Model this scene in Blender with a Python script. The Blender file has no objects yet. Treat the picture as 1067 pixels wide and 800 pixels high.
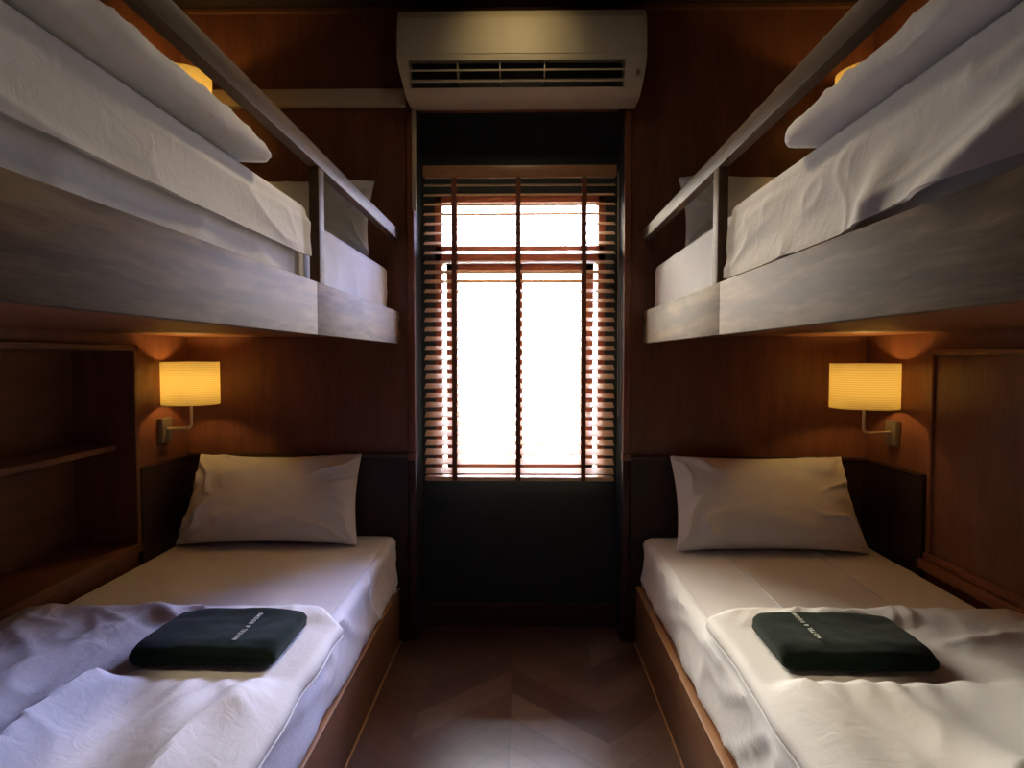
import bpy, bmesh, math, random
from mathutils import Vector, noise
random.seed(7)
S = bpy.context.scene
COL = S.collection
PI = math.pi

# ------------------------------------------------------------------ materials
def new_mat(name):
    m = bpy.data.materials.new(name); m.use_nodes = True
    nt = m.node_tree
    return m, nt, nt.nodes['Principled BSDF'], nt.nodes, nt.links

def ramp(N, stops):
    r = N.new('ShaderNodeValToRGB')
    e = r.color_ramp.elements
    e[0].position, e[0].color = stops[0][0], (*stops[0][1], 1)
    e[1].position, e[1].color = stops[1][0], (*stops[1][1], 1)
    for p, c in stops[2:]:
        x = e.new(p); x.color = (*c, 1)
    return r

def wood(name, dark, light, grain=(1, 1, 9), rough=0.45, bump=0.05, haze=None, haze_amt=0.0, spec=0.4):
    """grain: scale per axis; the small value is the direction the grain runs in"""
    m, nt, b, N, L = new_mat(name)
    tc = N.new('ShaderNodeTexCoord'); mp = N.new('ShaderNodeMapping')
    mp.inputs['Scale'].default_value = grain
    L.new(tc.outputs['Object'], mp.inputs['Vector'])
    n1 = N.new('ShaderNodeTexNoise'); n1.inputs['Scale'].default_value = 3.0
    n1.inputs['Detail'].default_value = 6; n1.inputs['Distortion'].default_value = 0.6
    n2 = N.new('ShaderNodeTexNoise'); n2.inputs['Scale'].default_value = 16
    n2.inputs['Detail'].default_value = 3
    L.new(mp.outputs[0], n1.inputs['Vector']); L.new(mp.outputs[0], n2.inputs['Vector'])
    mx = N.new('ShaderNodeMix'); mx.data_type = 'FLOAT'; mx.inputs[0].default_value = 0.4
    L.new(n1.outputs['Fac'], mx.inputs[2]); L.new(n2.outputs['Fac'], mx.inputs[3])
    r = ramp(N, [(0.32, dark), (0.68, light)])
    L.new(mx.outputs[0], r.inputs['Fac'])
    out = r.outputs['Color']
    if haze:
        n3 = N.new('ShaderNodeTexNoise'); n3.inputs['Scale'].default_value = 8
        mp3 = N.new('ShaderNodeMapping'); mp3.inputs['Scale'].default_value = (1, 0.35, 3.0); L.new(tc.outputs['Object'], mp3.inputs['Vector'])
        n3.inputs['Detail'].default_value = 7; n3.inputs['Roughness'].default_value = 0.65
        L.new(mp3.outputs[0], n3.inputs['Vector'])
        r3 = ramp(N, [(0.46, (0, 0, 0)), (0.68, (haze_amt,) * 3)])
        L.new(n3.outputs['Fac'], r3.inputs['Fac'])
        mc = N.new('ShaderNodeMix'); mc.data_type = 'RGBA'
        L.new(r3.outputs['Color'], mc.inputs[0]); L.new(out, mc.inputs[6])
        mc.inputs[7].default_value = (*haze, 1)
        out = mc.outputs[2]
    L.new(out, b.inputs['Base Color'])
    b.inputs['Roughness'].default_value = rough
    b.inputs['Specular IOR Level'].default_value = spec
    bp = N.new('ShaderNodeBump'); bp.inputs['Strength'].default_value = bump
    bp.inputs['Distance'].default_value = 0.004
    L.new(mx.outputs[0], bp.inputs['Height']); L.new(bp.outputs[0], b.inputs['Normal'])
    return m

def fabric(name, col, var=0.06, rough=0.85, weave=900, bump=0.12, wr=0.25, sheen=0.1):
    m, nt, b, N, L = new_mat(name)
    tc = N.new('ShaderNodeTexCoord')
    n = N.new('ShaderNodeTexNoise'); n.inputs['Scale'].default_value = 4; n.inputs['Detail'].default_value = 4
    L.new(tc.outputs['Object'], n.inputs['Vector'])
    r = ramp(N, [(0.3, tuple(c * (1 - var) for c in col)), (0.7, tuple(min(1, c * (1 + var)) for c in col))])
    L.new(n.outputs['Fac'], r.inputs['Fac']); L.new(r.outputs['Color'], b.inputs['Base Color'])
    b.inputs['Roughness'].default_value = rough
    b.inputs['Sheen Weight'].default_value = sheen
    b.inputs['Specular IOR Level'].default_value = 0.25
    n1 = N.new('ShaderNodeTexNoise'); n1.inputs['Scale'].default_value = weave; n1.inputs['Detail'].default_value = 1
    n2 = N.new('ShaderNodeTexNoise'); n2.inputs['Scale'].default_value = 26; n2.inputs['Detail'].default_value = 5
    n2.inputs['Distortion'].default_value = 1.2
    L.new(tc.outputs['Object'], n1.inputs['Vector']); L.new(tc.outputs['Object'], n2.inputs['Vector'])
    b1 = N.new('ShaderNodeBump'); b1.inputs['Strength'].default_value = bump; b1.inputs['Distance'].default_value = 0.0006
    b2 = N.new('ShaderNodeBump'); b2.inputs['Strength'].default_value = wr; b2.inputs['Distance'].default_value = 0.004
    L.new(n1.outputs['Fac'], b1.inputs['Height']); L.new(n2.outputs['Fac'], b2.inputs['Height'])
    L.new(b1.outputs[0], b2.inputs['Normal']); L.new(b2.outputs[0], b.inputs['Normal'])
    return m

def plain(name, col, rough=0.5, metal=0.0, spec=0.5, var=0.05, scale=8):
    m, nt, b, N, L = new_mat(name)
    tc = N.new('ShaderNodeTexCoord'); n = N.new('ShaderNodeTexNoise')
    n.inputs['Scale'].default_value = scale; n.inputs['Detail'].default_value = 5
    L.new(tc.outputs['Object'], n.inputs['Vector'])
    r = ramp(N, [(0.3, tuple(c * (1 - var) for c in col)), (0.7, tuple(min(1, c * (1 + var)) for c in col))])
    L.new(n.outputs['Fac'], r.inputs['Fac']); L.new(r.outputs['Color'], b.inputs['Base Color'])
    b.inputs['Roughness'].default_value = rough; b.inputs['Metallic'].default_value = metal
    b.inputs['Specular IOR Level'].default_value = spec
    return m

M = {}
M['wall_wood'] = wood('wall_wood', (0.130, 0.047, 0.025), (0.215, 0.080, 0.041), (5, 5, 0.7), 0.42)
M['wains'] = wood('wainscot_wood', (0.020, 0.009, 0.006), (0.038, 0.016, 0.010), (5, 5, 0.7), 0.5)
M['niche'] = wood('niche_wood', (0.12, 0.052, 0.024), (0.19, 0.082, 0.038), (3, 0.6, 5), 0.5)
M['trim'] = wood('trim_wood', (0.16, 0.052, 0.025), (0.27, 0.095, 0.045), (6, 6, 1), 0.35)
M['trim_dark'] = wood('trim_dark_wood', (0.035, 0.014, 0.009), (0.06, 0.024, 0.014), (1, 6, 6), 0.4)
M['board'] = wood('worn_veneer', (0.065, 0.034, 0.017), (0.165, 0.098, 0.052), (9, 0.9, 9), 0.6, 0.15,
                  haze=(0.50, 0.355, 0.205), haze_amt=0.5, spec=0.2)
M['rail'] = wood('rail_wood', (0.085, 0.052, 0.033), (0.17, 0.108, 0.068), (9, 0.9, 9), 0.55, spec=0.2)
M['panel'] = wood('bed_side_wood', (0.15, 0.070, 0.038), (0.24, 0.115, 0.062), (6, 0.8, 6), 0.45)
M['deck'] = wood('deck_wood', (0.21, 0.075, 0.028), (0.33, 0.13, 0.05), (4, 0.7, 4), 0.5)
M['edge'] = wood('lipping_wood', (0.28, 0.14, 0.065), (0.40, 0.21, 0.10), (6, 0.8, 6), 0.35)
M['blind'] = wood('blind_slat_wood', (0.62, 0.40, 0.25), (0.78, 0.56, 0.37), (0.8, 8, 8), 0.35)
M['tape'] = fabric('ladder_tape_cloth', (0.17, 0.06, 0.035), 0.1, 0.9)
M['sash'] = wood('sash_wood', (0.20, 0.06, 0.03), (0.30, 0.10, 0.05), (6, 6, 1), 0.4)
M['darkpaint'] = plain('black_green_paint', (0.020, 0.031, 0.034), 0.5, spec=0.35, var=0.15)
M['ceil'] = plain('dark_ceiling_paint', (0.045, 0.032, 0.022), 0.6, spec=0.3)
M['ac'] = plain('aged_ivory_plastic', (0.52, 0.45, 0.32), 0.48, spec=0.5, var=0.05)
M['ac_dark'] = plain('dark_plastic', (0.012, 0.012, 0.012), 0.5)
M['duct'] = plain('beige_duct_plastic', (0.55, 0.46, 0.32), 0.45)
M['brass'] = plain('brushed_nickel', (0.66, 0.56, 0.40), 0.4, metal=0.6)
M['plate'] = plain('dark_bronze_plate', (0.24, 0.20, 0.14), 0.4, metal=0.5)
M['sheet'] = fabric('white_sheet', (0.74, 0.74, 0.78))
M['duvet'] = fabric('white_duvet_cotton', (0.76, 0.76, 0.77), wr=0.45)
M['pillow'] = fabric('pillowcase_cotton', (0.75, 0.74, 0.74), wr=0.3)
M['fleece'] = fabric('green_fleece', (0.0042, 0.0140, 0.0078), 0.25, 1.0, 500, 0.9, 0.3, 0.05)
M['thread'] = plain('white_thread', (0.8, 0.85, 0.82), 0.8)
M['indicator'] = plain('pale_lens', (0.8, 0.8, 0.75), 0.2)

def floor_mat():
    m, nt, b, N, L = new_mat('chevron_floor')
    tc = N.new('ShaderNodeTexCoord'); sp = N.new('ShaderNodeSeparateXYZ')
    L.new(tc.outputs['Object'], sp.inputs[0])
    def mth(op, a, bb=None):
        n = N.new('ShaderNodeMath'); n.operation = op
        for i, v in enumerate((a, bb)):
            if v is None: continue
            if isinstance(v, (int, float)): n.inputs[i].default_value = v
            else: L.new(v, n.inputs[i])
        return n.outputs[0]
    W = 0.62                                   # width of one chevron column pair
    xs = mth('ADD', sp.outputs[0], 0.045 + W / 2 + W * 8)
    xm = mth('FRACT', mth('DIVIDE', xs, W))
    ax = mth('MULTIPLY', mth('ABSOLUTE', mth('SUBTRACT', xm, 0.5)), W)
    colid = mth('FLOOR', mth('DIVIDE', mth('ADD', xs, W / 2), W / 2))
    u = mth('DIVIDE', mth('ADD', sp.outputs[1], ax), 0.165)
    row = mth('FLOOR', u); fr = mth('FRACT', u)
    cx = N.new('ShaderNodeCombineXYZ'); L.new(row, cx.inputs[0]); L.new(colid, cx.inputs[1])
    side = mth('GREATER_THAN', xm, 0.5); L.new(side, cx.inputs[2])
    wn = N.new('ShaderNodeTexWhiteNoise'); L.new(cx.outputs[0], wn.inputs['Vector'])
    r = ramp(N, [(0.0, (0.085, 0.036, 0.027)), (1.0, (0.19, 0.115, 0.088))])
    L.new(wn.outputs['Value'], r.inputs['Fac'])
    ns = N.new('ShaderNodeTexNoise'); ns.inputs['Scale'].default_value = 22; ns.inputs['Detail'].default_value = 6
    L.new(tc.outputs['Object'], ns.inputs['Vector'])
    r2 = ramp(N, [(0.3, (0.72, 0.70, 0.68)), (0.7, (1, 1, 1))]); L.new(ns.outputs['Fac'], r2.inputs['Fac'])
    mx = N.new('ShaderNodeMix'); mx.data_type = 'RGBA'; mx.blend_type = 'MULTIPLY'; mx.inputs[0].default_value = 1
    L.new(r.outputs['Color'], mx.inputs[6]); L.new(r2.outputs['Color'], mx.inputs[7])
    seam = mth('LESS_THAN', fr, 0.03)
    seam2 = mth('LESS_THAN', ax, 0.002)
    sm = mth('MAXIMUM', seam, seam2)
    m2 = N.new('ShaderNodeMix'); m2.data_type = 'RGBA'
    L.new(mth('MULTIPLY', sm, 0.6), m2.inputs[0]); L.new(mx.outputs[2], m2.inputs[6]); m2.inputs[7].default_value = (0.03, 0.018, 0.014, 1)
    L.new(m2.outputs[2], b.inputs['Base Color'])
    b.inputs['Roughness'].default_value = 0.32
    b.inputs['Specular IOR Level'].default_value = 0.65
    return m
M['floor'] = floor_mat()

def shade_mat():
    m, nt, b, N, L = new_mat('ribbed_lamp_shade')
    out = N['Material Output']
    tc = N.new('ShaderNodeTexCoord')
    wv = N.new('ShaderNodeTexWave'); wv.bands_direction = 'Z'; wv.inputs['Scale'].default_value = 40
    wv.inputs['Distortion'].default_value = 0.3
    L.new(tc.outputs['Object'], wv.inputs['Vector'])
    r = ramp(N, [(0.0, (0.47, 0.41, 0.26)), (1.0, (0.62, 0.575, 0.39))]); L.new(wv.outputs['Fac'], r.inputs['Fac'])
    tr = N.new('ShaderNodeBsdfTranslucent'); L.new(r.outputs['Color'], tr.inputs['Color'])
    L.new(r.outputs['Color'], b.inputs['Base Color']); b.inputs['Roughness'].default_value = 0.8
    mx = N.new('ShaderNodeMixShader'); mx.inputs[0].default_value = 0.82
    L.new(b.outputs[0], mx.inputs[1]); L.new(tr.outputs[0], mx.inputs[2]); L.new(mx.outputs[0], out.inputs['Surface'])
    return m
M['shade'] = shade_mat()

def emit_mat(name, col, strength):
    m = bpy.data.materials.new(name); m.use_nodes = True
    N = m.node_tree.nodes; N.clear()
    e = N.new('ShaderNodeEmission'); e.inputs[0].default_value = (*col, 1); e.inputs[1].default_value = strength
    o = N.new('ShaderNodeOutputMaterial'); m.node_tree.links.new(e.outputs[0], o.inputs[0])
    return m
BULB = 120.0
M['bulb'] = emit_mat('glowing_bulb', (1.0, 0.60, 0.18), BULB)
M['lens'] = emit_mat('glowing_lens', (1.0, 0.85, 0.6), 6)

def glass_mat():
    m = bpy.data.materials.new('window_glass'); m.use_nodes = True
    N = m.node_tree.nodes; L = m.node_tree.links; N.clear()
    t = N.new('ShaderNodeBsdfTransparent'); t.inputs[0].default_value = (0.95, 0.97, 0.97, 1)
    g = N.new('ShaderNodeBsdfGlossy'); g.inputs['Roughness'].default_value = 0.02
    f = N.new('ShaderNodeFresnel'); f.inputs[0].default_value = 1.45
    mx = N.new('ShaderNodeMixShader'); o = N.new('ShaderNodeOutputMaterial')
    L.new(f.outputs[0], mx.inputs[0]); L.new(t.outputs[0], mx.inputs[1]); L.new(g.outputs[0], mx.inputs[2]); L.new(mx.outputs[0], o.inputs[0])
    return m
M['glass'] = glass_mat()

# ------------------------------------------------------------------ mesh helpers
def world_loc(o):
    v = Vector((0, 0, 0))
    while o: v += Vector(o.location); o = o.parent
    return v

def obj(name, bm, mat, parent=None, origin=None, smooth=True):
    me = bpy.data.meshes.new(name)
    base = world_loc(parent) if parent else Vector((0, 0, 0))
    if origin is None and parent is None:
        bm.verts.ensure_lookup_table()
        xs = [v.co.x for v in bm.verts]; ys = [v.co.y for v in bm.verts]; zs = [v.co.z for v in bm.verts]
        origin = Vector(((min(xs) + max(xs)) / 2, (min(ys) + max(ys)) / 2, min(zs)))
    og = Vector(origin) if origin is not None else base
    for v in bm.verts: v.co -= og
    bmesh.ops.recalc_face_normals(bm, faces=bm.faces)
    for f in bm.faces: f.smooth = smooth
    bm.to_mesh(me); bm.free()
    o = bpy.data.objects.new(name, me); COL.objects.link(o)
    if parent: o.parent = parent; o.location = og - base
    else: o.location = og
    me.materials.append(M[mat])
    if smooth:
        try: me.set_sharp_from_angle(angle=math.radians(40))
        except Exception: pass
    return o

def tag(o, label=None, cat=None, group=None, kind=None):
    if label: o['label'] = label
    if cat: o['category'] = cat
    if group: o['group'] = group
    if kind: o['kind'] = kind
    return o

def thing(name, label, cat, loc, group=None):
    o = bpy.data.objects.new(name, None); COL.objects.link(o); o.location = loc
    o.empty_display_size = 0.1
    return tag(o, label, cat, group)

def struct(name, bm, mat, parent=None, label=None, smooth=False):
    o = obj(name, bm, mat, parent, smooth=smooth)
    if parent is None: o['kind'] = 'structure'
    if label: o['label'] = label
    return o

def box(bm, x0, x1, y0, y1, z0, z1, bev=0.0, seg=2):
    x0, x1 = min(x0, x1), max(x0, x1); y0, y1 = min(y0, y1), max(y0, y1); z0, z1 = min(z0, z1), max(z0, z1)
    vs = [bm.verts.new(c) for c in ((x0,y0,z0),(x1,y0,z0),(x1,y1,z0),(x0,y1,z0),(x0,y0,z1),(x1,y0,z1),(x1,y1,z1),(x0,y1,z1))]
    fs = [bm.faces.new([vs[i] for i in f]) for f in ((3,2,1,0),(4,5,6,7),(0,1,5,4),(1,2,6,5),(2,3,7,6),(3,0,4,7))]
    if bev > 0:
        es = list({e for f in fs for e in f.edges})
        bmesh.ops.bevel(bm, geom=es, offset=bev, segments=seg, affect='EDGES', profile=0.5)
    return bm

def B(*a, **k):
    bm = bmesh.new(); box(bm, *a, **k); return bm

def lathe(bm, cx, cy, prof, n=40, cap=True):
    rings = []
    for r, z in prof:
        rings.append([bm.verts.new((cx + r * math.cos(2*PI*i/n), cy + r * math.sin(2*PI*i/n), z)) for i in range(n)])
    for a, b in zip(rings, rings[1:]):
        for i in range(n): bm.faces.new((a[i], a[(i+1) % n], b[(i+1) % n], b[i]))
    if cap:
        bm.faces.new(rings[0][::-1]); bm.faces.new(rings[-1])
    return bm

def tube(bm, pts, r, n=10):
    pts = [Vector(p) for p in pts]; rings = []
    up = Vector((0, 0, 1))
    prev = None
    for i, p in enumerate(pts):
        d = (pts[min(i+1, len(pts)-1)] - pts[max(i-1, 0)]).normalized()
        if prev is None:
            a = d.cross(up)
            if a.length < 1e-3: a = d.cross(Vector((0, 1, 0)))
            a.normalize()
        else:
            a = prev - d * prev.dot(d); a.normalize()
        prev = a; b = d.cross(a)
        rr = r[i] if isinstance(r, (list, tuple)) else r
        rings.append([bm.verts.new(p + a * rr * math.cos(2*PI*k/n) + b * rr * math.sin(2*PI*k/n)) for k in range(n)])
    for A, Bq in zip(rings, rings[1:]):
        for k in range(n): bm.faces.new((A[k], A[(k+1) % n], Bq[(k+1) % n], Bq[k]))
    bm.faces.new(rings[0][::-1]); bm.faces.new(rings[-1])
    return bm

def extrude_poly(bm, poly, x0, x1):
    """poly: (y,z) points, extruded in x"""
    a = [bm.verts.new((x0, y, z)) for y, z in poly]; b = [bm.verts.new((x1, y, z)) for y, z in poly]
    n = len(poly)
    for i in range(n): bm.faces.new((a[i], a[(i+1) % n], b[(i+1) % n], b[i]))
    bm.faces.new(a[::-1]); bm.faces.new(b)
    return bm

def soft_box(x0, x1, y0, y1, z0, z1, r, step, disp):
    """closed lattice box with rounded edges; disp(p, n, u, v, w) -> new p"""
    c = Vector(((x0+x1)/2, (y0+y1)/2, (z0+z1)/2)); h = Vector(((x1-x0)/2, (y1-y0)/2, (z1-z0)/2))
    nn = [max(3, int(round(2*h[i]/step))) for i in range(3)]
    nn[2] = max(nn[2], 5)
    bm = bmesh.new(); vd = {}
    def V(i, j, k):
        key = (i, j, k)
        if key in vd: return vd[key]
        q = Vector((-h.x + 2*h.x*i/nn[0], -h.y + 2*h.y*j/nn[1], -h.z + 2*h.z*k/nn[2]))
        inner = Vector([max(-(h[t]-min(r, h[t]*0.98)), min(h[t]-min(r, h[t]*0.98), q[t])) for t in range(3)])
        d = q - inner
        n = d.normalized() if d.length > 1e-9 else Vector((0, 0, 1))
        dd = n * min(r, d.length if d.length < r else r)
        p = inner + (n * r if d.length > 1e-9 else d)
        # keep inside the nominal box on thin axes
        p = Vector([max(-h[t], min(h[t], p[t])) for t in range(3)])
        p = disp(c + p, n, q.x/h.x, q.y/h.y, q.z/h.z)
        vd[key] = bm.verts.new(p); return vd[key]
    a, b, cc = nn
    for i in range(a):
        for j in range(b):
            bm.faces.new((V(i,j,0), V(i,j+1,0), V(i+1,j+1,0), V(i+1,j,0)))
            bm.faces.new((V(i,j,cc), V(i+1,j,cc), V(i+1,j+1,cc), V(i,j+1,cc)))
    for i in range(a):
        for k in range(cc):
            bm.faces.new((V(i,0,k), V(i+1,0,k), V(i+1,0,k+1), V(i,0,k+1)))
            bm.faces.new((V(i,b,k), V(i,b,k+1), V(i+1,b,k+1), V(i+1,b,k)))
    for j in range(b):
        for k in range(cc):
            bm.faces.new((V(0,j,k), V(0,j,k+1), V(0,j+1,k+1), V(0,j+1,k)))
            bm.faces.new((V(a,j,k), V(a,j+1,k), V(a,j+1,k+1), V(a,j,k+1)))
    return bm

def nz(x, y, z=0.0): return noise.noise(Vector((x, y, z)))
def ridge(x, y, s, p=3.0, warp=0.5):
    wx = nz(x*0.7, y*0.7, s+9)*warp; wy = nz(x*0.7+5, y*0.7, s+4)*warp
    return (1 - min(1, abs(nz(x+wx, y+wy, s))*2.2)) ** p
def sstep(a, b, x):
    t = max(0, min(1, (x-a)/(b-a))); return t*t*(3-2*t)
def lerp(a, b, t): return a + (b-a)*t

# ------------------------------------------------------------------ the room
XL, XR, YE, YB, ZC = -1.416, 1.415, 2.72, -0.95, 2.625
YW = 2.885                                   # plane of the dark window wall
RL, RR = -0.456, 0.414                      # recess sides
struct('floor', B(-1.9, 1.9, YB-0.1, 3.0, -0.1, 0.0), 'floor')
struct('ceiling', B(-1.9, 1.9, YB-0.1, 3.0, ZC, ZC+0.1), 'ceil')
# left wall with the shelf recess
NY0, NY1, NZ0, NZ1, NX = 0.55, 2.33, 0.515, 1.222, -1.635
bm = bmesh.new()
box(bm, XL-0.3, XL, YB, YE, NZ1, ZC)
box(bm, XL-0.3, XL, YB, YE, 0, NZ0)
box(bm, XL-0.3, XL, NY1, YE, NZ0, NZ1)
box(bm, XL-0.3, XL, YB, NY0, NZ0, NZ1)
wl = struct('wall_left', bm, 'wall_wood')
bm = bmesh.new()
box(bm, NX-0.02, NX, NY0, NY1, NZ0, NZ1)
ni = obj('alcove_back', bm, 'niche', wl, smooth=False)
ni['label'] = 'plain brown back of the wall alcove'
bm = bmesh.new()
box(bm, XL-0.005, XL+0.012, NY1-0.002, NY1+0.022, NZ0-0.03, NZ1+0.022, 0.003)
box(bm, XL-0.005, XL+0.012, NY0, NY1+0.022, NZ1, NZ1+0.022, 0.003)
box(bm, XL-0.03, XL+0.016, NY0, NY1+0.022, NZ0-0.028, NZ0+0.004, 0.004)
struct('trim_1', bm, 'niche', label='wooden frame round the open wall alcove')
# right wall
struct('wall_right', B(XR, XR+0.3, YB, YE, 0, ZC), 'wall_wood')
struct('wall_front', B(-1.9, 1.9, YB-0.1, YB, 0, ZC), 'wall_wood')
# end wall: two wood sections + header, then the set back dark wall
bm = bmesh.new()
box(bm, XL-0.3, RL, YE, YE+0.165, 0, ZC); box(bm, RR, XR+0.3, YE, YE+0.165, 0, ZC); box(bm, RL, RR, YE, YE+0.165, 2.262, ZC)
struct('wall_end', bm, 'wall_wood')
WX0, WX1, WZ0, WZ1 = -0.391, 0.354, 0.658, 1.905
bm = bmesh.new()
box(bm, RL-0.1, WX0, YW, YW+0.1, 0, 2.4); box(bm, WX1, RR+0.1, YW, YW+0.1, 0, 2.4)
box(bm, WX0, WX1, YW, YW+0.1, 0, WZ0); box(bm, WX0, WX1, YW, YW+0.1, WZ1, 2.4)
box(bm, RL, RL+0.004, YE+0.01, YW, 0, 2.262); box(bm, RR-0.004, RR, YE+0.01, YW, 0, 2.262)
struct('wall_recess', bm, 'darkpaint')
# dark lower panelling behind the beds with a small cap
for nm, x0, x1 in (('wall_panelling', XL, RL-0.03), ('wall_panelling', RR+0.03, XR)):
    struct(nm, B(x0, x1, YE-0.018, YE, 0, 0.785), 'wains')
for nm, x0, x1, y0, y1, z0 in (('trim_2', XL, RL-0.028, YE-0.028, YE, 0.783), ('trim_3', RR+0.028, XR, YE-0.028, YE, 0.775)):
    struct(nm, B(x0, x1, y0, y1, z0, z0+0.014, 0.003), 'trim_dark')
struct('wall_side_panelling', B(XL, XL+0.016, NY1+0.02, YE-0.018, 0, 0.785), 'wains')
struct('trim_4', B(XL, XL+0.02, NY1+0.02, YE-0.028, 0.783, 0.795, 0.003), 'trim_dark')
struct('wall_side_panelling', B(XR-0.016, XR, 2.30, YE-0.018, 0, 0.775), 'wains')
struct('trim_5', B(XR-0.02, XR, 2.30, YE-0.028, 0.775, 0.787, 0.003), 'trim_dark')
# corner posts beside the recess
for nm, x0, x1 in (('trim_6', RL-0.028, RL+0.003), ('trim_7', RR-0.003, RR+0.026)):
    bm = bmesh.new()
    box(bm, x0-0.004, x1+0.004, YE-0.022, YE+0.02, 0.77, 0.80, 0.004)
    box(bm, x0, x1, YE-0.014, YE+0.02, 0.80, 2.2, 0.005)
    tp = struct(nm, bm, 'trim', label='upright wooden corner strip beside the window recess')
    obj('lower_strip', B(x0, x1, YE-0.014, YE+0.02, 0.0, 0.77, 0.004), 'trim_dark', tp)
bm = bmesh.new()
box(bm, RL+0.004, RR-0.004, YW-0.022, YW, 0, 0.09, 0.003); box(bm, RL+0.004, RR-0.004, YW-0.028, YW, 0.09, 0.105, 0.004)
struct('baseboard_end', bm, 'trim_dark')
struct('trim_8', B(XL, RL, YE-0.02, YE, ZC-0.022, ZC, 0.004), 'niche', label='thin strip along the top of the end wall')
struct('trim_9', B(RR, XR, YE-0.02, YE, ZC-0.022, ZC, 0.004), 'niche', label='thin strip along the top of the end wall')
# framed panel on the right wall
pn = thing('wall_panel', 'large plain brown framed wood panel on the wall beside the right lower bed', 'wall panel', (XR, 1.4, 0.50))
PY0, PY1, PZ0, PZ1 = 0.55, 2.27, 0.50, 1.225
obj('panel_board', B(XR-0.012, XR, PY0, PY1-0.02, PZ0+0.02, PZ1-0.02, 0.002), 'wall_wood', pn, smooth=False)
bm = bmesh.new()
box(bm, XR-0.022, XR, PY1-0.022, PY1, PZ0, PZ1, 0.005)
box(bm, XR-0.022, XR, PY0, PY1, PZ1-0.02, PZ1, 0.005)
box(bm, XR-0.022, XR, PY0, PY0+0.022, PZ0, PZ1, 0.005)
obj('frame', bm, 'trim', pn)
bm = bmesh.new()
box(bm, XR-0.03, XR, PY0, PY1, PZ0, PZ0+0.024, 0.006)
box(bm, XR-0.045, XR, PY0, PY1+0.01, PZ0-0.035, PZ0, 0.006)
obj('ledge', bm, 'trim', pn)
# shelf in the alcove
sh = obj('alcove_shelf', B(NX+0.001, XL-0.062, NY0+0.002, NY1-0.002, 0.862, 0.882, 0.003), 'panel')
tag(sh, 'long brown wooden shelf inside the open alcove beside the left lower bed', 'shelf')

# ------------------------------------------------------------------ window
win = bpy.data.objects.new('window_1', None); COL.objects.link(win); win.location = (-0.02, YW+0.05, WZ0)
win['kind'] = 'structure'; win['label'] = 'wooden casement window behind the slatted blind'
bm = bmesh.new(); f = 0.030; y0, y1 = YW-0.006, YW+0.07
box(bm, WX0, WX0+f, y0, y1, WZ0, WZ1, 0.003); box(bm, WX1-f, WX1, y0, y1, WZ0, WZ1, 0.003)
box(bm, WX0, WX1, y0, y1, WZ1-f, WZ1, 0.003); box(bm, WX0, WX1, y0, y1, WZ0, WZ0+f, 0.003)
box(bm, WX0, WX1, y0, y1, 1.612, 1.688, 0.003)
obj('window_frame', bm, 'sash', win)
for (a, b_, z0, z1) in ((WX0+f+0.016, -0.020, WZ0+f, 1.612), (-0.016, WX1-f-0.016, WZ0+f, 1.612)):
    bm = bmesh.new(); yy0, yy1 = YW+0.02, YW+0.055
    wl_ = 0.040 if a < -0.1 else 0.012; wr_ = 0.040 if b_ > 0.1 else 0.012
    box(bm, a, a+wl_, yy0, yy1, z0, z1, 0.003); box(bm, b_-wr_, b_, yy0, yy1, z0, z1, 0.003)
    box(bm, a, b_, yy0, yy1, z0, z0+0.045, 0.003); box(bm, a, b_, yy0, yy1, z1-0.03, z1, 0.003)
    s_ = obj('sash', bm, 'sash', win)
    obj('pane', B(a+wl_, b_-wr_, YW+0.035, YW+0.039, z0+0.045, z1-0.03), 'glass', s_, smooth=False)
obj('pane', B(WX0+f, WX1-f, YW+0.035, YW+0.039, 1.688, WZ1-f), 'glass', win, smooth=False)

# ------------------------------------------------------------------ blind
bl = thing('venetian_blind', 'brown wooden venetian blind lowered over the bright window', 'blind', (-0.02, 2.785, 0.68))
BX0, BX1, BY = -0.4215, 0.3825, 2.785
bm = bmesh.new()
box(bm, BX0-0.002, BX1+0.002, BY-0.036, BY-0.026, 1.950, 1.998, 0.003)
box(bm, BX0, BX1, BY-0.026, BY+0.03, 1.960, 1.994, 0.002)
obj('head_rail', bm, 'edge', bl)
bm = bmesh.new(); tilt = math.radians(22); n = 31; zt, zb = 1.925, 0.712
SZ = [lerp(zt, zb, i/(n-1)) for i in range(n)]
for z in SZ:
    hw, ht = 0.0245, 0.0015
    poly = []
    for (a, c) in ((-hw, -ht), (hw, -ht), (hw, ht), (-hw, ht)):
        poly.append((BY + a*math.cos(tilt) - c*math.sin(tilt), z + a*math.sin(tilt) + c*math.cos(tilt)))
    dx = random.uniform(-0.0015, 0.0015)
    extrude_poly(bm, poly, BX0+dx, BX1+dx)
obj('slats', bm, 'blind', bl, smooth=False)
obj('bottom_rail', B(BX0, BX1, BY-0.024, BY+0.024, 0.672, 0.690, 0.004), 'blind', bl)
for px in (-0.295, -0.0245, 0.252):
    bm = bmesh.new()
    for yy in (BY-0.0265, BY+0.0250):
        box(bm, px-0.010, px+0.010, yy, yy+0.0012, 0.674, 1.962)
    for z in SZ: box(bm, px-0.006, px+0.006, BY-0.024, BY+0.024, z-0.0045, z-0.0035)
    obj('ladder_tape', bm, 'tape', bl, smooth=False)
bm = bmesh.new()
pts = []
for i in range(41):
    t = i/40
    ang = t*PI*2
    pts.append((0.392 + 0.004*math.sin(t*PI) + (0.012 if t < .5 else 0)*math.sin(t*2*PI), BY-0.03 + 0.004*math.cos(ang), 1.97 - 1.02*math.sin(t*PI)**0.55))
tube(bm, pts, 0.0014, 6)
obj('pull_cord', bm, 'duct', bl)

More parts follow.
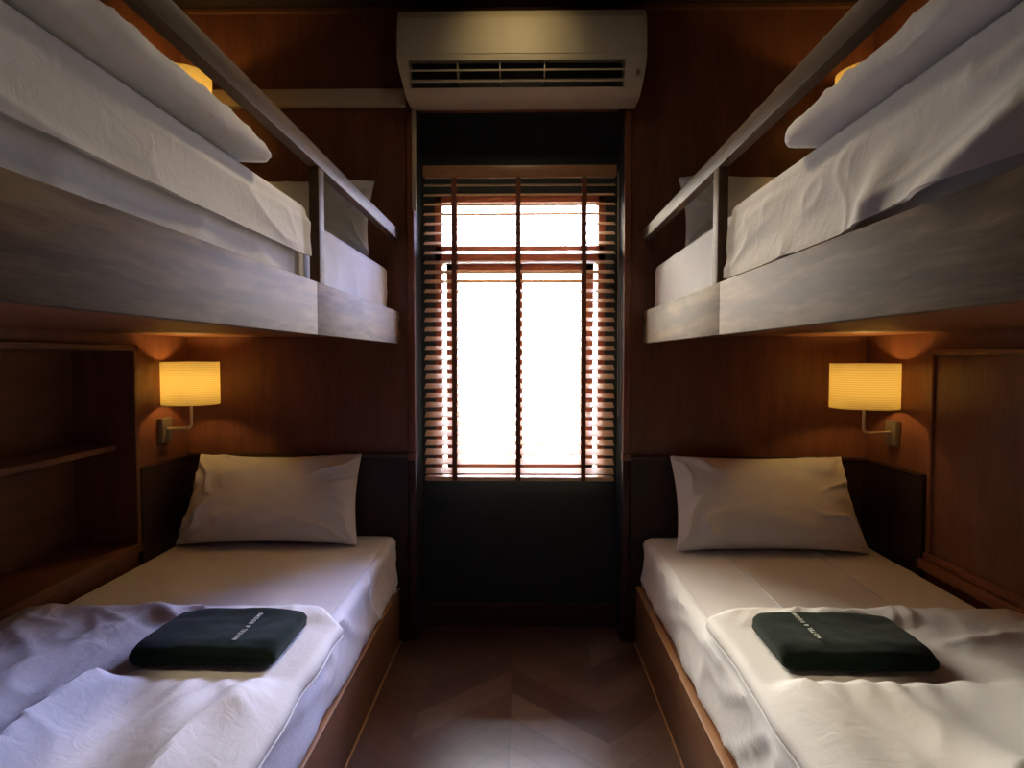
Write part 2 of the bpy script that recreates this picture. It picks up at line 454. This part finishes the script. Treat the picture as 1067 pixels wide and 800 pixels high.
# ------------------------------------------------------------------ air conditioner
AX0, AX1 = -0.482, 0.462
ac = thing('air_conditioner', 'cream wall mounted air conditioner above the window', 'air conditioner', (-0.01, YE, 2.19))
prof = [(YE-0.002, 2.212), (2.615, 2.210), (2.585, 2.219), (2.545, 2.252), (2.520, 2.300), (2.512, 2.335), (2.514, 2.42), (2.522, 2.48), (2.545, 2.520), (2.60, 2.535), (YE-0.002, 2.537)]
OX0, OX1 = -0.440, 0.382
bm = bmesh.new()
for x0, x1 in ((AX0, OX0), (OX1, AX1)): extrude_poly(bm, prof, x0, x1)
cut = [(YE-0.002, 2.212), (2.615, 2.210), (2.585, 2.219), (2.560, 2.238), (2.64, 2.262), (2.64, 2.36), (2.5135, 2.322), (2.512, 2.335)] + prof[6:]
extrude_poly(bm, cut, OX0, OX1)
bmesh.ops.remove_doubles(bm, verts=bm.verts, dist=1e-5)
for v in bm.verts:                                  # the ends taper inward towards the bottom
    k = sstep(2.34, 2.19, v.co.z)
    if abs(v.co.x - AX0) < 1e-4: v.co.x += 0.022*k
    if abs(v.co.x - AX1) < 1e-4: v.co.x -= 0.012*k
obj('housing', bm, 'ac', ac)
outlet = obj('air_outlet', B(OX0+0.001, OX1-0.001, 2.60, 2.639, 2.252, 2.345), 'ac_dark', ac, smooth=False)
fp = [(2.5095, 2.345), (2.5115, 2.42), (2.519, 2.482), (2.5225, 2.482), (2.5155, 2.42), (2.5135, 2.345)]
bm = bmesh.new(); extrude_poly(bm, fp, AX0+0.012, AX1-0.012)
obj('front_panel', bm, 'ac', ac)
for (yy, zz, tl, wd) in ((2.522, 2.288, 0.5, 0.020), (2.546, 2.259, 0.75, 0.018)):
    bm = bmesh.new(); poly = []
    for a, c in ((-wd/2, -0.0025), (wd/2, -0.0025), (wd/2, 0.0025), (-wd/2, 0.0025)):
        poly.append((yy + a*math.cos(tl) - c*math.sin(tl), zz + a*math.sin(tl) + c*math.cos(tl)))
    extrude_poly(bm, poly, OX0+0.004, OX1-0.004)
    obj('louver', bm, 'ac', outlet, smooth=False)
for x in (-0.255, -0.093, 0.078):
    obj('divider', B(x-0.002, x+0.002, 2.53, 2.60, 2.268, 2.325), 'ac', outlet, smooth=False)
obj('indicator_light', B(0.437, 0.442, 2.508, 2.52, 2.318, 2.324, 0.001), 'indicator', ac)
obj('sticker', B(0.425, 0.437, 2.522, 2.53, 2.268, 2.288), 'plate', ac, smooth=False)

# trunking on the end wall
du = thing('cable_duct', 'beige cable duct running from the left corner to the air conditioner', 'cable duct', (-0.9, YE, 2.23))
obj('duct_run', B(XL+0.001, AX0-0.001, YE-0.035, YE-0.001, 2.222, 2.290, 0.004), 'duct', du)
obj('duct_drop', B(RL-0.004, RL+0.014, YE-0.024, YE-0.0145, 1.80, 2.205, 0.002), 'duct', du)

# ------------------------------------------------------------------ beds
def lower_bed(s, name_side, X, ztop, y0=0.45):
    """s = -1 left, +1 right; X = aisle face of the side panel"""
    WXs = XL if s < 0 else XR
    t = thing('lower_bed', 'built-in wooden base of the lower %s bed, on the floor' % name_side, 'bed frame', ((X*s*s + WXs)/2 if False else (X+WXs)/2, 1.6, 0))
    obj('side_panel', B(X, X+s*0.02, y0, YE-0.03, 0.0, ztop, 0.002), 'panel', t)
    obj('lipping', B(X-s*0.003, X+s*0.021, y0, YE-0.03, ztop, ztop+0.007, 0.002), 'edge', t)
    obj('kick_strip', B(X-s*0.008, X-s*0.0005, y0, YE-0.03, 0.0, 0.012, 0.002), 'edge', t)
    obj('end_panel', B(X+s*0.021, WXs-s*0.001, y0, y0+0.02, 0.0, ztop-0.02, 0.002), 'panel', t)
    obj('deck', B(X+s*0.022, WXs-s*0.02, y0+0.021, YE-0.03, ztop-0.015, ztop+0.006), 'deck', t, smooth=False)
    return t
lower_bed(-1, 'left', -0.522, 0.228)
lower_bed(1, 'right', 0.468, 0.240)

def mattress(s, side, level, Xin, z0, z1, y0, y1, amp=0.006):
    WXs = (XL+0.022) if s < 0 else (XR-0.022)
    if level == 'lower' and s > 0: WXs = XR-0.05
    x0, x1 = min(Xin, WXs), max(Xin, WXs)
    seed = 3.1*s + (7 if level == 'upper' else 0)
    zt = z1
    def disp(p, n, u, v, w):
        inner = (u if s < 0 else -u)                       # +1 on the aisle side
        topness = sstep(0.3, 1, w)
        sd = sstep(0.90, 1.0, inner)
        # side: vertical-ish wrinkles and a tuck towards the base
        k = ridge(p.y*3.5 + p.z*3, p.z*5, seed, 4) * 0.013 + nz(p.y*5, p.z*9, seed)*0.007
        k += ridge(p.y*7 - p.z*9, p.z*4, seed+3, 5) * 0.007
        k *= sd*(1-0.75*sstep(0.80, 1.0, w))*(0.3 if level == 'upper' else 0.75)
        p = p.copy()
        p.x += -s*k - (-s)*sd*(-0.009 if level == 'lower' else 0.003)*sstep(0.2, -1.0, w)
        # top: shallow long wrinkles
        k2 = (nz(p.x*2.5, p.y*1.8, seed)*0.6 + ridge(p.x*3, p.y*2+1, seed+5, 5)*0.5) * amp
        p.z += (k2 - amp*0.6)*topness
        # gentle crown and dip
        p.z -= 0.004*topness*(abs(u)**6)
        return p
    bm = soft_box(x0, x1, y0, y1, z0, z1, 0.030, 0.016, disp)
    o = obj('mattress', bm, 'sheet')
    return o
m1 = mattress(-1, 'left', 'lower', -0.532, 0.2365, 0.462, 0.52, 2.698)
tag(m1, 'mattress in a bluish white fitted sheet on the lower left bed base', 'mattress', 'sheeted mattresses on the bunks')
m2 = mattress(1, 'right', 'lower', 0.497, 0.2485, 0.462, 0.52, 2.698)
tag(m2, 'mattress in a cream white fitted sheet on the lower right bed base', 'mattress', 'sheeted mattresses on the bunks')
for s, X, mm in ((-1, -0.548, m1), (1, 0.517, m2)):
    bm = bmesh.new()
    pts = [(X, y, 0.4625 + 0.001*nz(y*3, 0, s)) for y in [0.6 + i*(2.58-0.6)/60 for i in range(61)]]
    tube(bm, pts, 0.0028, 6)
    obj('sheet_seam', bm, 'sheet', mm)
# pressed crease lines on the right sheet
bm = bmesh.new()
for X in (0.76, 1.10):
    tube(bm, [(X + (0.002*nz(y*4, X, 1)), y, 0.4625 + 0.0012*nz(y*3, X, 5)) for y in [1.0+i*1.5/50 for i in range(51)]], 0.0024, 6)
obj('sheet_crease', bm, 'sheet', m2)

def upper_bunk(s, side, X, post_y, zb0=1.256, zb1=1.388):
    WXs = XL if s < 0 else XR
    y0 = 0.40
    t = thing('bunk_bed', 'upper %s bunk of worn brown wood with guard rail' % side, 'bunk bed', ((X+WXs)/2, 1.6, zb0))
    bm = bmesh.new()
    box(bm, X, X+s*0.025, y0, post_y-0.045, zb0, zb1, 0.002)
    box(bm, X, X+s*0.025, post_y-0.0435, YE-0.002, zb0, zb1, 0.002)
    obj('side_board', bm, 'board', t)
    obj('end_board', B(X+s*0.0255, WXs-s*0.001, y0, y0+0.025, zb0, zb1, 0.002), 'board', t)
    obj('deck', B(X+s*0.0255, WXs-s*0.001, y0+0.026, YE-0.001, 1.285, 1.305), 'deck', t, smooth=False)
    obj('guard_rail', B(X, X+s*0.028, y0, YE-0.002, 1.680, 1.724, 0.003), 'rail', t)
    for yy in (post_y, y0+0.03):
        obj('post', B(X+s*0.001, X+s*0.027, yy-0.022, yy+0.022, zb1, 1.680, 0.002), 'rail', t)
    return t
upper_bunk(-1, 'left', -0.516, 1.675)
upper_bunk(1, 'right', 0.490, 1.70)
m3 = mattress(-1, 'left', 'upper', -0.5575, 1.306, 1.574, 0.47, 2.685, 0.004)
tag(m3, 'mattress in a white fitted sheet on the upper left bunk', 'mattress', 'sheeted mattresses on the bunks')
m4 = mattress(1, 'right', 'upper', 0.530, 1.306, 1.580, 0.47, 2.685, 0.004)
tag(m4, 'mattress in a white fitted sheet on the upper right bunk', 'mattress', 'sheeted mattresses on the bunks')

# ------------------------------------------------------------------ duvets on the lower beds
def lower_duvet(s, Xin, yb, seed):
    WXs = -1.385 if s < 0 else 1.355
    x0, x1 = min(Xin, WXs), max(Xin, WXs); y0 = 0.56
    T = 0.045; zb = 0.466
    fx = [random.Random(seed+i).uniform(-1, 1) for i in range(60)]
    def disp(p, n, u, v, w):
        p = p.copy(); top = sstep(-0.6, 1, w)
        inner = (u if s < 0 else -u)
        # outline: far edge bows, the aisle corner rounds back
        t = (v+1)/2
        back = -0.10*sstep(0.70, 1.0, inner)**1.5 + 0.012*nz(p.x*6, 1, seed)
        if s > 0: back *= 0.5
        p.y += back*sstep(0.5, 1.0, t)
        p.x += (-s)*0.010*nz(p.y*7, 2, seed)*sstep(0.6, 1, abs(u))
        x, y = p.x, p.y
        edge = min(sstep(0, 0.10, x-x0), sstep(0, 0.10, x1-x), sstep(0, 0.08, yb-y+0.02))
        h = 0.010*nz(x*3, y*3, seed)
        # crumples by the far edge
        far = sstep(1.40, 1.68, y)*(0.35 + 0.65*sstep(0.9, 0.1, abs(inner-0.15)))
        ang = x*9 + (y-1.7)*5*(1 if s < 0 else -1)
        h += far*(0.016*ridge(ang*0.8, y*3.5, seed+1, 2.0, 0.6) + 0.007*ridge(ang*1.3, y*5, seed+8, 2, 0.5))
        # long soft billows towards the foot, running along the bed
        near = sstep(1.50, 1.22, y)
        h += near*(0.045*ridge(x*3.6 + 0.5*nz(y*2, 0, seed), y*1.1, seed+2, 2.0, 0.4) + 0.024*nz(x*9 + y*2, y*2.5, seed+3))
        h += 0.010*math.exp(-((y-1.36)/0.10)**2)*(math.sin(x*42 + 3*nz(x*3, y*3, seed))**2)*sstep(0.30, 0.2, abs(abs(x)-0.72))
        # pressed creases
        h += 0.009*ridge(x*1.9+y*1.1, y*1.9-x*0.5, seed+6, 6, 0.5) + 0.005*ridge(x*5-y*3, y*4+x*2, seed+16, 4, 0.8)
        # flat bed under the folded fleece
        fl = sstep(0.36, 0.22, abs(abs(x)-0.72))*sstep(1.30, 1.38, y)*sstep(1.70, 1.63, y)
        h = h*(1-0.85*fl) - 0.002*fl
        p.z += h*edge*top + 0.006*top*edge*(1-fl)
        return p
    return soft_box(x0, x1, y0, yb, zb, zb+T, 0.022, 0.009, disp)
d1 = obj('duvet', lower_duvet(-1, -0.468, 1.775, 11.3), 'duvet')
tag(d1, 'rumpled white duvet folded over the foot half of the lower left bed', 'duvet', 'duvets folded on the lower beds')
d2 = obj('duvet', lower_duvet(1, 0.486, 1.785, 23.7), 'duvet')
tag(d2, 'rumpled cream white duvet folded over the foot half of the lower right bed', 'duvet', 'duvets folded on the lower beds')
for d, X, s, ye in ((d1, -0.474, -1, 1.66), (d2, 0.492, 1, 1.74)):
    bm = bmesh.new()
    for zz, off in ((0.476, 0.0), (0.494, 0.002)):
        tube(bm, [(X + s*off + (-s)*(0.010*nz(y*7, 2, 11.3 if s < 0 else 23.7)) + (-s)*0.003, y, zz + 0.002*nz(y*9, 3, s)) for y in [0.7+i*(ye-0.7)/60 for i in range(61)]], 0.003, 6)
    obj('piped_edge', bm, 'duvet', d)

# ------------------------------------------------------------------ folded fleece blankets
def fleece(s, cx, cy, w, l, z0, t, seed, skew):
    def disp(p, n, u, v, w_):
        p = p.copy(); top = sstep(-1, 1, w_)
        p.z += top*(0.004*nz(p.x*9, p.y*9, seed) + 0.002*nz(p.x*25, p.y*25, seed) - 0.008*(sstep(0.55, 1, abs(u))*sstep(0.55, 1, abs(v))) - 0.007*sstep(0.2, 1.0, u*(-s) if False else (-u if s < 0 else u))*0.5 - 0.006*sstep(0.5, 1, -v))
        p.z += 0.005*top*sstep(0.4, 1, v)
        p.x += skew*(p.y-cy) + 0.004*nz(p.y*9, p.z*20, seed)
        p.y += 0.005*nz(p.x*7, p.z*30, seed+1)
        # two layers: slight waist round the sides where the fold closes
        side = max(sstep(0.93, 1, abs(u)), sstep(0.93, 1, abs(v)))
        k = math.exp(-((w_+0.05)/0.3)**2)*0.002*side
        p.x -= k*u; p.y -= k*v
        return p
    return soft_box(cx-w/2, cx+w/2, cy-l/2, cy+l/2, z0, z0+t, 0.024, 0.006, disp)
def letters(text, loc, size, rotz, parent):
    cu = bpy.data.curves.new('lettering', 'FONT'); cu.body = text; cu.size = size; cu.extrude = 0.0006
    cu.align_x = 'CENTER'; cu.align_y = 'CENTER'; cu.space_character = 1.4; cu.resolution_u = 3
    tmp = bpy.data.objects.new('tmp_text', cu); COL.objects.link(tmp)
    bpy.context.view_layer.update()
    me = bpy.data.meshes.new_from_object(tmp.evaluated_get(bpy.context.evaluated_depsgraph_get()))
    bpy.data.objects.remove(tmp)
    o = bpy.data.objects.new('lettering', me); COL.objects.link(o)
    me.materials.clear(); me.materials.append(M['thread'])
    o.parent = parent; o.location = Vector(loc) - world_loc(parent); o.rotation_euler = (0, 0, rotz)
    o['label'] = 'small white embroidered lettering'
    return o
f1 = obj('folded_blanket', fleece(-1, -0.715, 1.515, 0.335, 0.235, 0.5118, 0.048, 2.2, 0.02), 'fleece')
tag(f1, 'folded dark green fleece blanket on the lower left bed', 'blanket', 'folded green fleece blankets')
f2 = obj('folded_blanket', fleece(1, 0.738, 1.515, 0.345, 0.235, 0.5135, 0.048, 6.4, 0.01), 'fleece')
tag(f2, 'folded dark green fleece blanket on the lower right bed', 'blanket', 'folded green fleece blankets')
def top_z(o, x, y):
    l = Vector(o.location); best = -9
    for v in o.data.vertices:
        p = v.co + l
        if abs(p.x-x) < 0.02 and abs(p.y-y) < 0.08: best = max(best, p.z)
    return best
letters('HOTEL & ROOMS', (-0.652, 1.51, top_z(f1, -0.652, 1.51)+0.0008), 0.0150, PI/2, f1)
letters('HOTEL & ROOMS', (0.669, 1.535, top_z(f2, 0.669, 1.535)+0.0008), 0.0150, PI/2, f2)

# ------------------------------------------------------------------ pillows
def pillow_bm(w, h, t, seed, sag=0.25, nx=90, ny=64):
    bm = bmesh.new()
    def pos(i, j, side):
        u = -1 + 2*i/nx; v = -1 + 2*j/ny
        u2 = math.copysign(abs(u)**0.85, u); v2 = math.copysign(abs(v)**0.85, v)
        u2, v2 = u, v
        x = w/2*u2*(1 - 0.045*(1-v2*v2)**1.2)
        y = h/2*v2*(1 - 0.085*(1-u2*u2)**1.0)
        e = max(0, (1-u2**4))*max(0, (1-v2**4))
        th = t/2*e**0.55*(1 - sag*v2*0.6)
        m = sstep(0.45, 0.95, max(abs(u2), abs(v2)))
        side_m = sstep(0.35, 0.8, abs(u2))
        # folds that run in from the corners
        cu = math.copysign(1, u2); cv = math.copysign(1, v2)
        dx, dy = (cu*1.05-u2)*w/2, (cv*1.05-v2)*h/2
        an = math.atan2(abs(dy), abs(dx)+1e-6); rr = math.hypot(dx, dy)
        fold = (0.5+0.5*math.sin(an*11 + seed*3*cu + cv*2 + 6*nz(u2*2, v2*2, seed)))**3
        k = fold*0.032*math.exp(-((rr-0.115)/0.085)**2)
        k += 0.006*ridge(u2*1.8, v2*1.2, seed+side, 3)*(0.3+0.7*m) + 0.004*nz(u2*3, v2*3, seed+2*side)
        k *= e**0.35
        z = side*(th + k)
        return Vector((x, y, z))
    F, Bk = {}, {}
    for i in range(nx+1):
        for j in range(ny+1):
            F[i, j] = bm.verts.new(pos(i, j, 1))
            Bk[i, j] = F[i, j] if i in (0, nx) or j in (0, ny) else bm.verts.new(pos(i, j, -1))
    for i in range(nx):
        for j in range(ny):
            bm.faces.new((F[i,j], F[i+1,j], F[i+1,j+1], F[i,j+1]))
            q = [Bk[i,j], Bk[i,j+1], Bk[i+1,j+1], Bk[i+1,j]]
            if len(set(q)) == 4: bm.faces.new(q)
    return bm
def pillow(cx, yb, zb, w, h, t, lean, seed, label, roll=0, yaw=0, spread=0.0):
    """bottom edge at (cx, yb, zb); lean = angle from flat"""
    from mathutils import Matrix
    bm = pillow_bm(w, h, t, seed)
    for v in bm.verts:
        v.co.x *= 1 - spread*(v.co.y/(h/2))
        v.co.y += h/2
        v.co.y -= 0
    R = Matrix.Translation((cx, yb, zb)) @ Matrix.Rotation(yaw, 4, 'Z') @ Matrix.Rotation(roll, 4, 'Y') @ Matrix.Rotation(lean, 4, 'X')
    bm.transform(R)
    mz = min(v.co.z for v in bm.verts)
    for v in bm.verts:                     # settle the underside onto the mattress
        if v.co.z < zb: v.co.z = zb + (v.co.z-zb)*0.06
    o = obj('pillow', bm, 'pillow')
    return tag(o, label, 'pillow', 'white pillows leaning on the end wall')
pillow(-1.005, 2.500, 0.468, 0.69, 0.375, 0.15, math.radians(62), 1.7, 'white pillow leaning on the end wall of the lower left bed, under the lamp', 0.0, math.radians(1), 0.03)
pillow(0.935, 2.440, 0.468, 0.70, 0.395, 0.16, math.radians(57), 4.4, 'white pillow leaning on the end wall of the lower right bed, under the lamp', 0.0, math.radians(-1), 0.02)
pillow(-0.945, 2.50, 1.588, 0.69, 0.37, 0.14, math.radians(62), 8.1, 'white pillow leaning on the end wall of the upper left bunk', 0.0, 0, 0.02)
pillow(0.955, 2.50, 1.596, 0.68, 0.37, 0.14, math.radians(62), 12.9, 'white pillow leaning on the end wall of the upper right bunk', 0.0, 0, 0.02)

# ------------------------------------------------------------------ upper duvets: cover + thick folded part hanging at the edge
def draped(s, Xs, ztop, hem, ya, yb, seed, messy):
    """sheet lying on the mattress and hanging down its aisle side"""
    bm = bmesh.new()
    path = []
    WXs = (XL+0.05) if s < 0 else (XR-0.05)
    # from wall across the top to the edge, then down
    L1 = abs(Xs - WXs)
    n1, n2, n3 = 34, 8, 26
    prof = []
    for i in range(n1): prof.append((lerp(WXs, Xs + s*0.03, i/(n1-1)), ztop))
    for i in range(1, n2+1):
        a = i/n2*PI/2
        prof.append((Xs + s*0.03 - s*0.03*math.sin(a), ztop - 0.03 + 0.03*math.cos(a)))
    for i in range(1, n3+1): prof.append((Xs, lerp(ztop-0.03, hem, i/n3)))
    ny = 240; grid = []
    for j in range(ny+1):
        y = lerp(ya, yb, j/ny); row = []
        for i, (x, z) in enumerate(prof):
            down = max(0, min(1, (ztop-0.03-z)/(ztop-0.03-hem)))
            onside = sstep(0, 0.2, down)
            k = 0.5*(0.006*(0.5+0.5*nz(y*4, z*6, seed)) + 0.007*ridge(y*2.5+z*3, z*4, seed, 4))
            zz = z; xx = x
            if messy:
                far = sstep(yb-0.55, yb-0.2, y)          # toward the window the hem is smooth
                zz += down*(0.018*max(0, nz(y*4, 0, seed))*(1-far))
                g = sstep(0.25, 0.9, down)*sstep(1.12, 0.84, y)
                k += g*(0.034*(0.5+0.5*math.sin(2*PI*(y*4.2 + (z-1.4)*5.5 + 0.9*nz(y*3, z*5, seed))))**1.5 + 0.004)
                zz += down*g*(0.008 + 0.010*nz(y*6, 1, seed))
                k += 0.006*sstep(0.6, 1, down)*(1+nz(y*3, z*7, seed+2))
                k += 0.005*ridge(y*3+z*5, z*3-y*2, seed+8, 6, 0.2)*onside
            else:
                zz += down*0.004*nz(y*4, 0, seed)
                k += 0.004*ridge(y*1.3+z*7, z*2, seed+3, 5)*onside
            xx += -s*k*onside
            # far edge curls
            c = sstep(0.035, 0.0, yb - y)
            xx += -s*0.008*c*onside
            if i < n1: zz += 0.002*nz(x*6, y*6, seed) + 0.004
            row.append(bm.verts.new((xx, y + 0.008*nz(z*20, x*5, seed)*(1 if j == ny else 0.5), zz)))
        grid.append(row)
    for a, b in zip(grid, grid[1:]):
        for i in range(len(prof)-1): bm.faces.new((a[i], a[i+1], b[i+1], b[i]))
    bmesh.ops.recalc_face_normals(bm, faces=bm.faces)
    # solid thickness
    geom = bmesh.ops.solidify(bm, geom=list(bm.faces), thickness=0.006)
    return bm
c1 = obj('bed_cover', draped(-1, -0.541, 1.583, 1.452, 0.50, 1.625, 31.0, False), 'duvet')
tag(c1, 'flat white cover hanging down the aisle side of the upper left mattress', 'bed cover', 'covers on the upper bunks')
c2 = obj('bed_cover', draped(1, 0.520, 1.585, 1.398, 0.50, 1.660, 37.0, True), 'duvet')
tag(c2, 'rumpled white cover bunched along the aisle side of the upper right mattress', 'bed cover', 'covers on the upper bunks')

def top_duvet(s, Xin, z0, T, yb, seed):
    WXs = -1.36 if s < 0 else 1.36
    x0, x1 = min(Xin, WXs), max(Xin, WXs)
    def disp(p, n, u, v, w):
        p = p.copy(); top = sstep(-1, 1, w)
        inner = (u if s < 0 else -u)
        fx = sstep(0.80, 1.0, inner)
        h = 0.006*nz(p.x*4, p.y*4, seed) + 0.008*ridge(p.x*4+p.y*6, p.y*5, seed, 3)
        p.z += top*h
        p.x += -s*fx*(0.004*ridge(p.y*4+p.z*8, p.z*9, seed+2, 2) + 0.003*nz(p.y*5, p.z*10, seed))
        # thins towards the far corner
        k = sstep(yb-0.22, yb, p.y)
        p.z -= top*k*T*(0.45 if s < 0 else 0.2)
        p.x += -s*0.003*nz(p.y*7, 0, seed+3)
        if s < 0: p.y -= 0.10*sstep(0.0, 1.0, 1-inner)*sstep(0.6, 1, v)
        return p
    return soft_box(x0, x1, 0.50, yb, z0, z0+T, 0.030, 0.013, disp)
d3 = obj('duvet', top_duvet(-1, -0.508, 1.593, 0.036, 1.340, 41.0), 'duvet')
tag(d3, 'thick white duvet folded on top of the upper left bunk', 'duvet', 'duvets folded on the upper bunks')
d4 = obj('duvet', top_duvet(1, 0.486, 1.593, 0.036, 1.265, 47.0), 'duvet')
tag(d4, 'thick white duvet folded on top of the upper right bunk', 'duvet', 'duvets folded on the upper bunks')

# ------------------------------------------------------------------ wall lamps
def sconce(s, cx, cy, zb, r, plate_y, lab):
    WXs = XL if s < 0 else XR
    H = 0.166
    t = thing('wall_lamp', lab, 'wall lamp', (WXs, plate_y, zb-0.13), 'drum shade wall lamps over the beds')
    zp = zb - 0.100
    obj('wall_plate', B(WXs-s*0.022, WXs-s*0.0005, plate_y-0.036, plate_y+0.036, zp-0.047, zp+0.047, 0.004), 'plate', t)
    bm = bmesh.new()
    pts = [(WXs-s*0.02, plate_y, zp+0.005)]
    for i in range(1, 8): pts.append((lerp(WXs-s*0.02, cx+s*0.02, i/8), lerp(plate_y, cy, i/8), zp+0.005))
    for i in range(0, 7):
        a = i/6*PI/2
        pts.append((cx+s*0.02 - s*0.02*math.sin(a), cy, zp+0.005+0.02-0.02*math.cos(a)))
    for i in range(1, 6): pts.append((cx, cy, lerp(zp+0.025, zb+0.045, i/5)))
    tube(bm, pts, 0.0055, 12)
    arm = obj('arm', bm, 'brass', t)
    bm = bmesh.new()
    lathe(bm, cx, cy, [(0.008, zb+0.02), (0.016, zb+0.022), (0.017, zb+0.06), (0.012, zb+0.064)], 20)
    obj('lamp_holder', bm, 'brass', arm)
    bm = bmesh.new()
    lathe(bm, cx, cy, [(r, zb), (r, zb+H), (r-0.002, zb+H), (r-0.002, zb)], 56, cap=False)
    f0 = list(bm.verts); 
    n = 56
    bm.verts.ensure_lookup_table()
    for i in range(n): bm.faces.new((bm.verts[3*n+i], bm.verts[3*n+(i+1) % n], bm.verts[(i+1) % n], bm.verts[i]))
    sh_ = obj('lamp_shade', bm, 'shade', t)
    bm = bmesh.new()
    for k in range(3):
        a = k*2*PI/3+0.3
        tube(bm, [(cx, cy, zb+0.045), (cx+(r-0.002)*math.cos(a), cy+(r-0.002)*math.sin(a), zb+0.02)], 0.0014, 6)
    obj('shade_ring', bm, 'brass', sh_)
    bm = bmesh.new()
    bmesh.ops.create_icosphere(bm, subdivisions=2, radius=0.021)
    for v in bm.verts: v.co += Vector((cx, cy, zb+0.088))
    obj('bulb', bm, 'bulb', t)
sconce(-1, -1.300, 2.52, 1.016, 0.105, 2.52, 'lit drum shade wall lamp above the lower left bed pillow')
sconce(1, 1.272, 2.46, 1.010, 0.119, 2.50, 'lit drum shade wall lamp above the lower right bed pillow')
sconce(-1, -1.300, 2.50, 2.105, 0.105, 2.50, 'lit drum shade wall lamp above the upper left bunk')
sconce(1, 1.272, 2.46, 2.075, 0.119, 2.50, 'lit drum shade wall lamp above the upper right bunk')

# ------------------------------------------------------------------ ceiling lights
def downlight(x, y, label, k=1):
    t = thing('ceiling_light', label, 'ceiling light', (x, y, ZC), 'round recessed ceiling lights')
    bm = bmesh.new(); lathe(bm, x, y, [(0.045*k, ZC-0.001), (0.045*k+0.017, ZC-0.001), (0.045*k+0.015, ZC-0.010), (0.045*k+0.001, ZC-0.008)], 40, cap=False)
    obj('trim_ring', bm, 'ac', t)
    bm = bmesh.new(); lathe(bm, x, y, [(0.001, ZC-0.003), (0.045*k, ZC-0.003)], 40, cap=False)
    obj('lens', bm, 'lens', t)
downlight(-0.02, 2.14, 'round ceiling downlight nearer the air conditioner')
downlight(-0.02, 1.78, 'broad round ceiling light nearer the middle of the room', 2.5)
def spot(name, loc, target, energy, col, size, blend, rad=0.03):
    l = bpy.data.lights.new(name, 'SPOT'); l.energy = energy; l.color = col; l.spot_size = math.radians(size); l.spot_blend = blend
    l.shadow_soft_size = rad
    o = bpy.data.objects.new(name, l); COL.objects.link(o); o.location = loc
    o.rotation_euler = (Vector(target)-Vector(loc)).to_track_quat('-Z', 'Y').to_euler()
    return o
spot('downlight_lamp', (-0.02, 2.14, ZC-0.02), (-0.03, 2.52, 2.40), 3.2, (1.0, 0.74, 0.34), 75, 1.0, 0.04)
spot('downlight_lamp', (-0.02, 1.78, ZC-0.03), (-0.02, 0.92, 0), 54, (1.0, 0.77, 0.48), 80, 1.0, 0.11)

# ------------------------------------------------------------------ daylight
w = bpy.data.worlds.new('world'); S.world = w; w.use_nodes = True
N = w.node_tree.nodes; L = w.node_tree.links
bg = N['Background']
tc = N.new('ShaderNodeTexCoord'); sp = N.new('ShaderNodeSeparateXYZ'); L.new(tc.outputs['Generated'], sp.inputs[0])
r = ramp(N, [(0.30, (0.84, 0.72, 0.55)), (0.70, (0.46, 0.50, 1.0)), (0.5, (0.52, 0.53, 0.62))])
mr = N.new('ShaderNodeMapRange'); mr.inputs[1].default_value = -1; mr.inputs[2].default_value = 1
L.new(sp.outputs[0], mr.inputs[0]); L.new(mr.outputs[0], r.inputs['Fac'])
L.new(r.outputs['Color'], bg.inputs['Color']); m2 = N.new('ShaderNodeMapRange'); m2.inputs[1].default_value = -0.02; m2.inputs[2].default_value = 0.42
m2.inputs[3].default_value = 0.0; m2.inputs[4].default_value = 1.0
L.new(sp.outputs[2], m2.inputs[0])
m3 = N.new('ShaderNodeMapRange'); m3.inputs[1].default_value = -0.45; m3.inputs[2].default_value = 0.0
L.new(sp.outputs[2], m3.inputs[0])
r3 = ramp(N, [(0.0, (0.07, 0.055, 0.036)), (1.0, (0.29, 0.26, 0.22))]); L.new(m3.outputs[0], r3.inputs['Fac'])
gm = N.new('ShaderNodeMix'); gm.data_type = 'RGBA'; L.new(m2.outputs[0], gm.inputs[0])
L.new(r3.outputs['Color'], gm.inputs[6]); L.new(r.outputs['Color'], gm.inputs[7])
L.new(gm.outputs[2], bg.inputs['Color'])
bg.inputs['Strength'].default_value = 78.0
pl = bpy.data.lights.new('window_portal', 'AREA'); pl.shape = 'RECTANGLE'; pl.size = WX1-WX0; pl.size_y = WZ1-WZ0
pl.cycles.is_portal = True
po = bpy.data.objects.new('window_portal', pl); COL.objects.link(po)
po.location = ((WX0+WX1)/2, YW+0.11, (WZ0+WZ1)/2); po.rotation_euler = (-PI/2, 0, 0)

# ------------------------------------------------------------------ camera
cam = bpy.data.cameras.new('camera'); cam.sensor_width = 36; cam.lens = 680/1067*36
co = bpy.data.objects.new('camera', cam); COL.objects.link(co)
co.location = (0, 0, 1.2); co.rotation_euler = (math.radians(90-2.36), 0, math.radians(1.05))
cam.clip_start = 0.02
S.camera = co
S.view_settings.view_transform = 'Standard'; S.view_settings.look = 'None'
S.view_settings.exposure = 0.28; S.view_settings.gamma = 1.0; S.view_settings.use_curve_mapping = False
S.cycles.max_bounces = 8; S.cycles.diffuse_bounces = 5
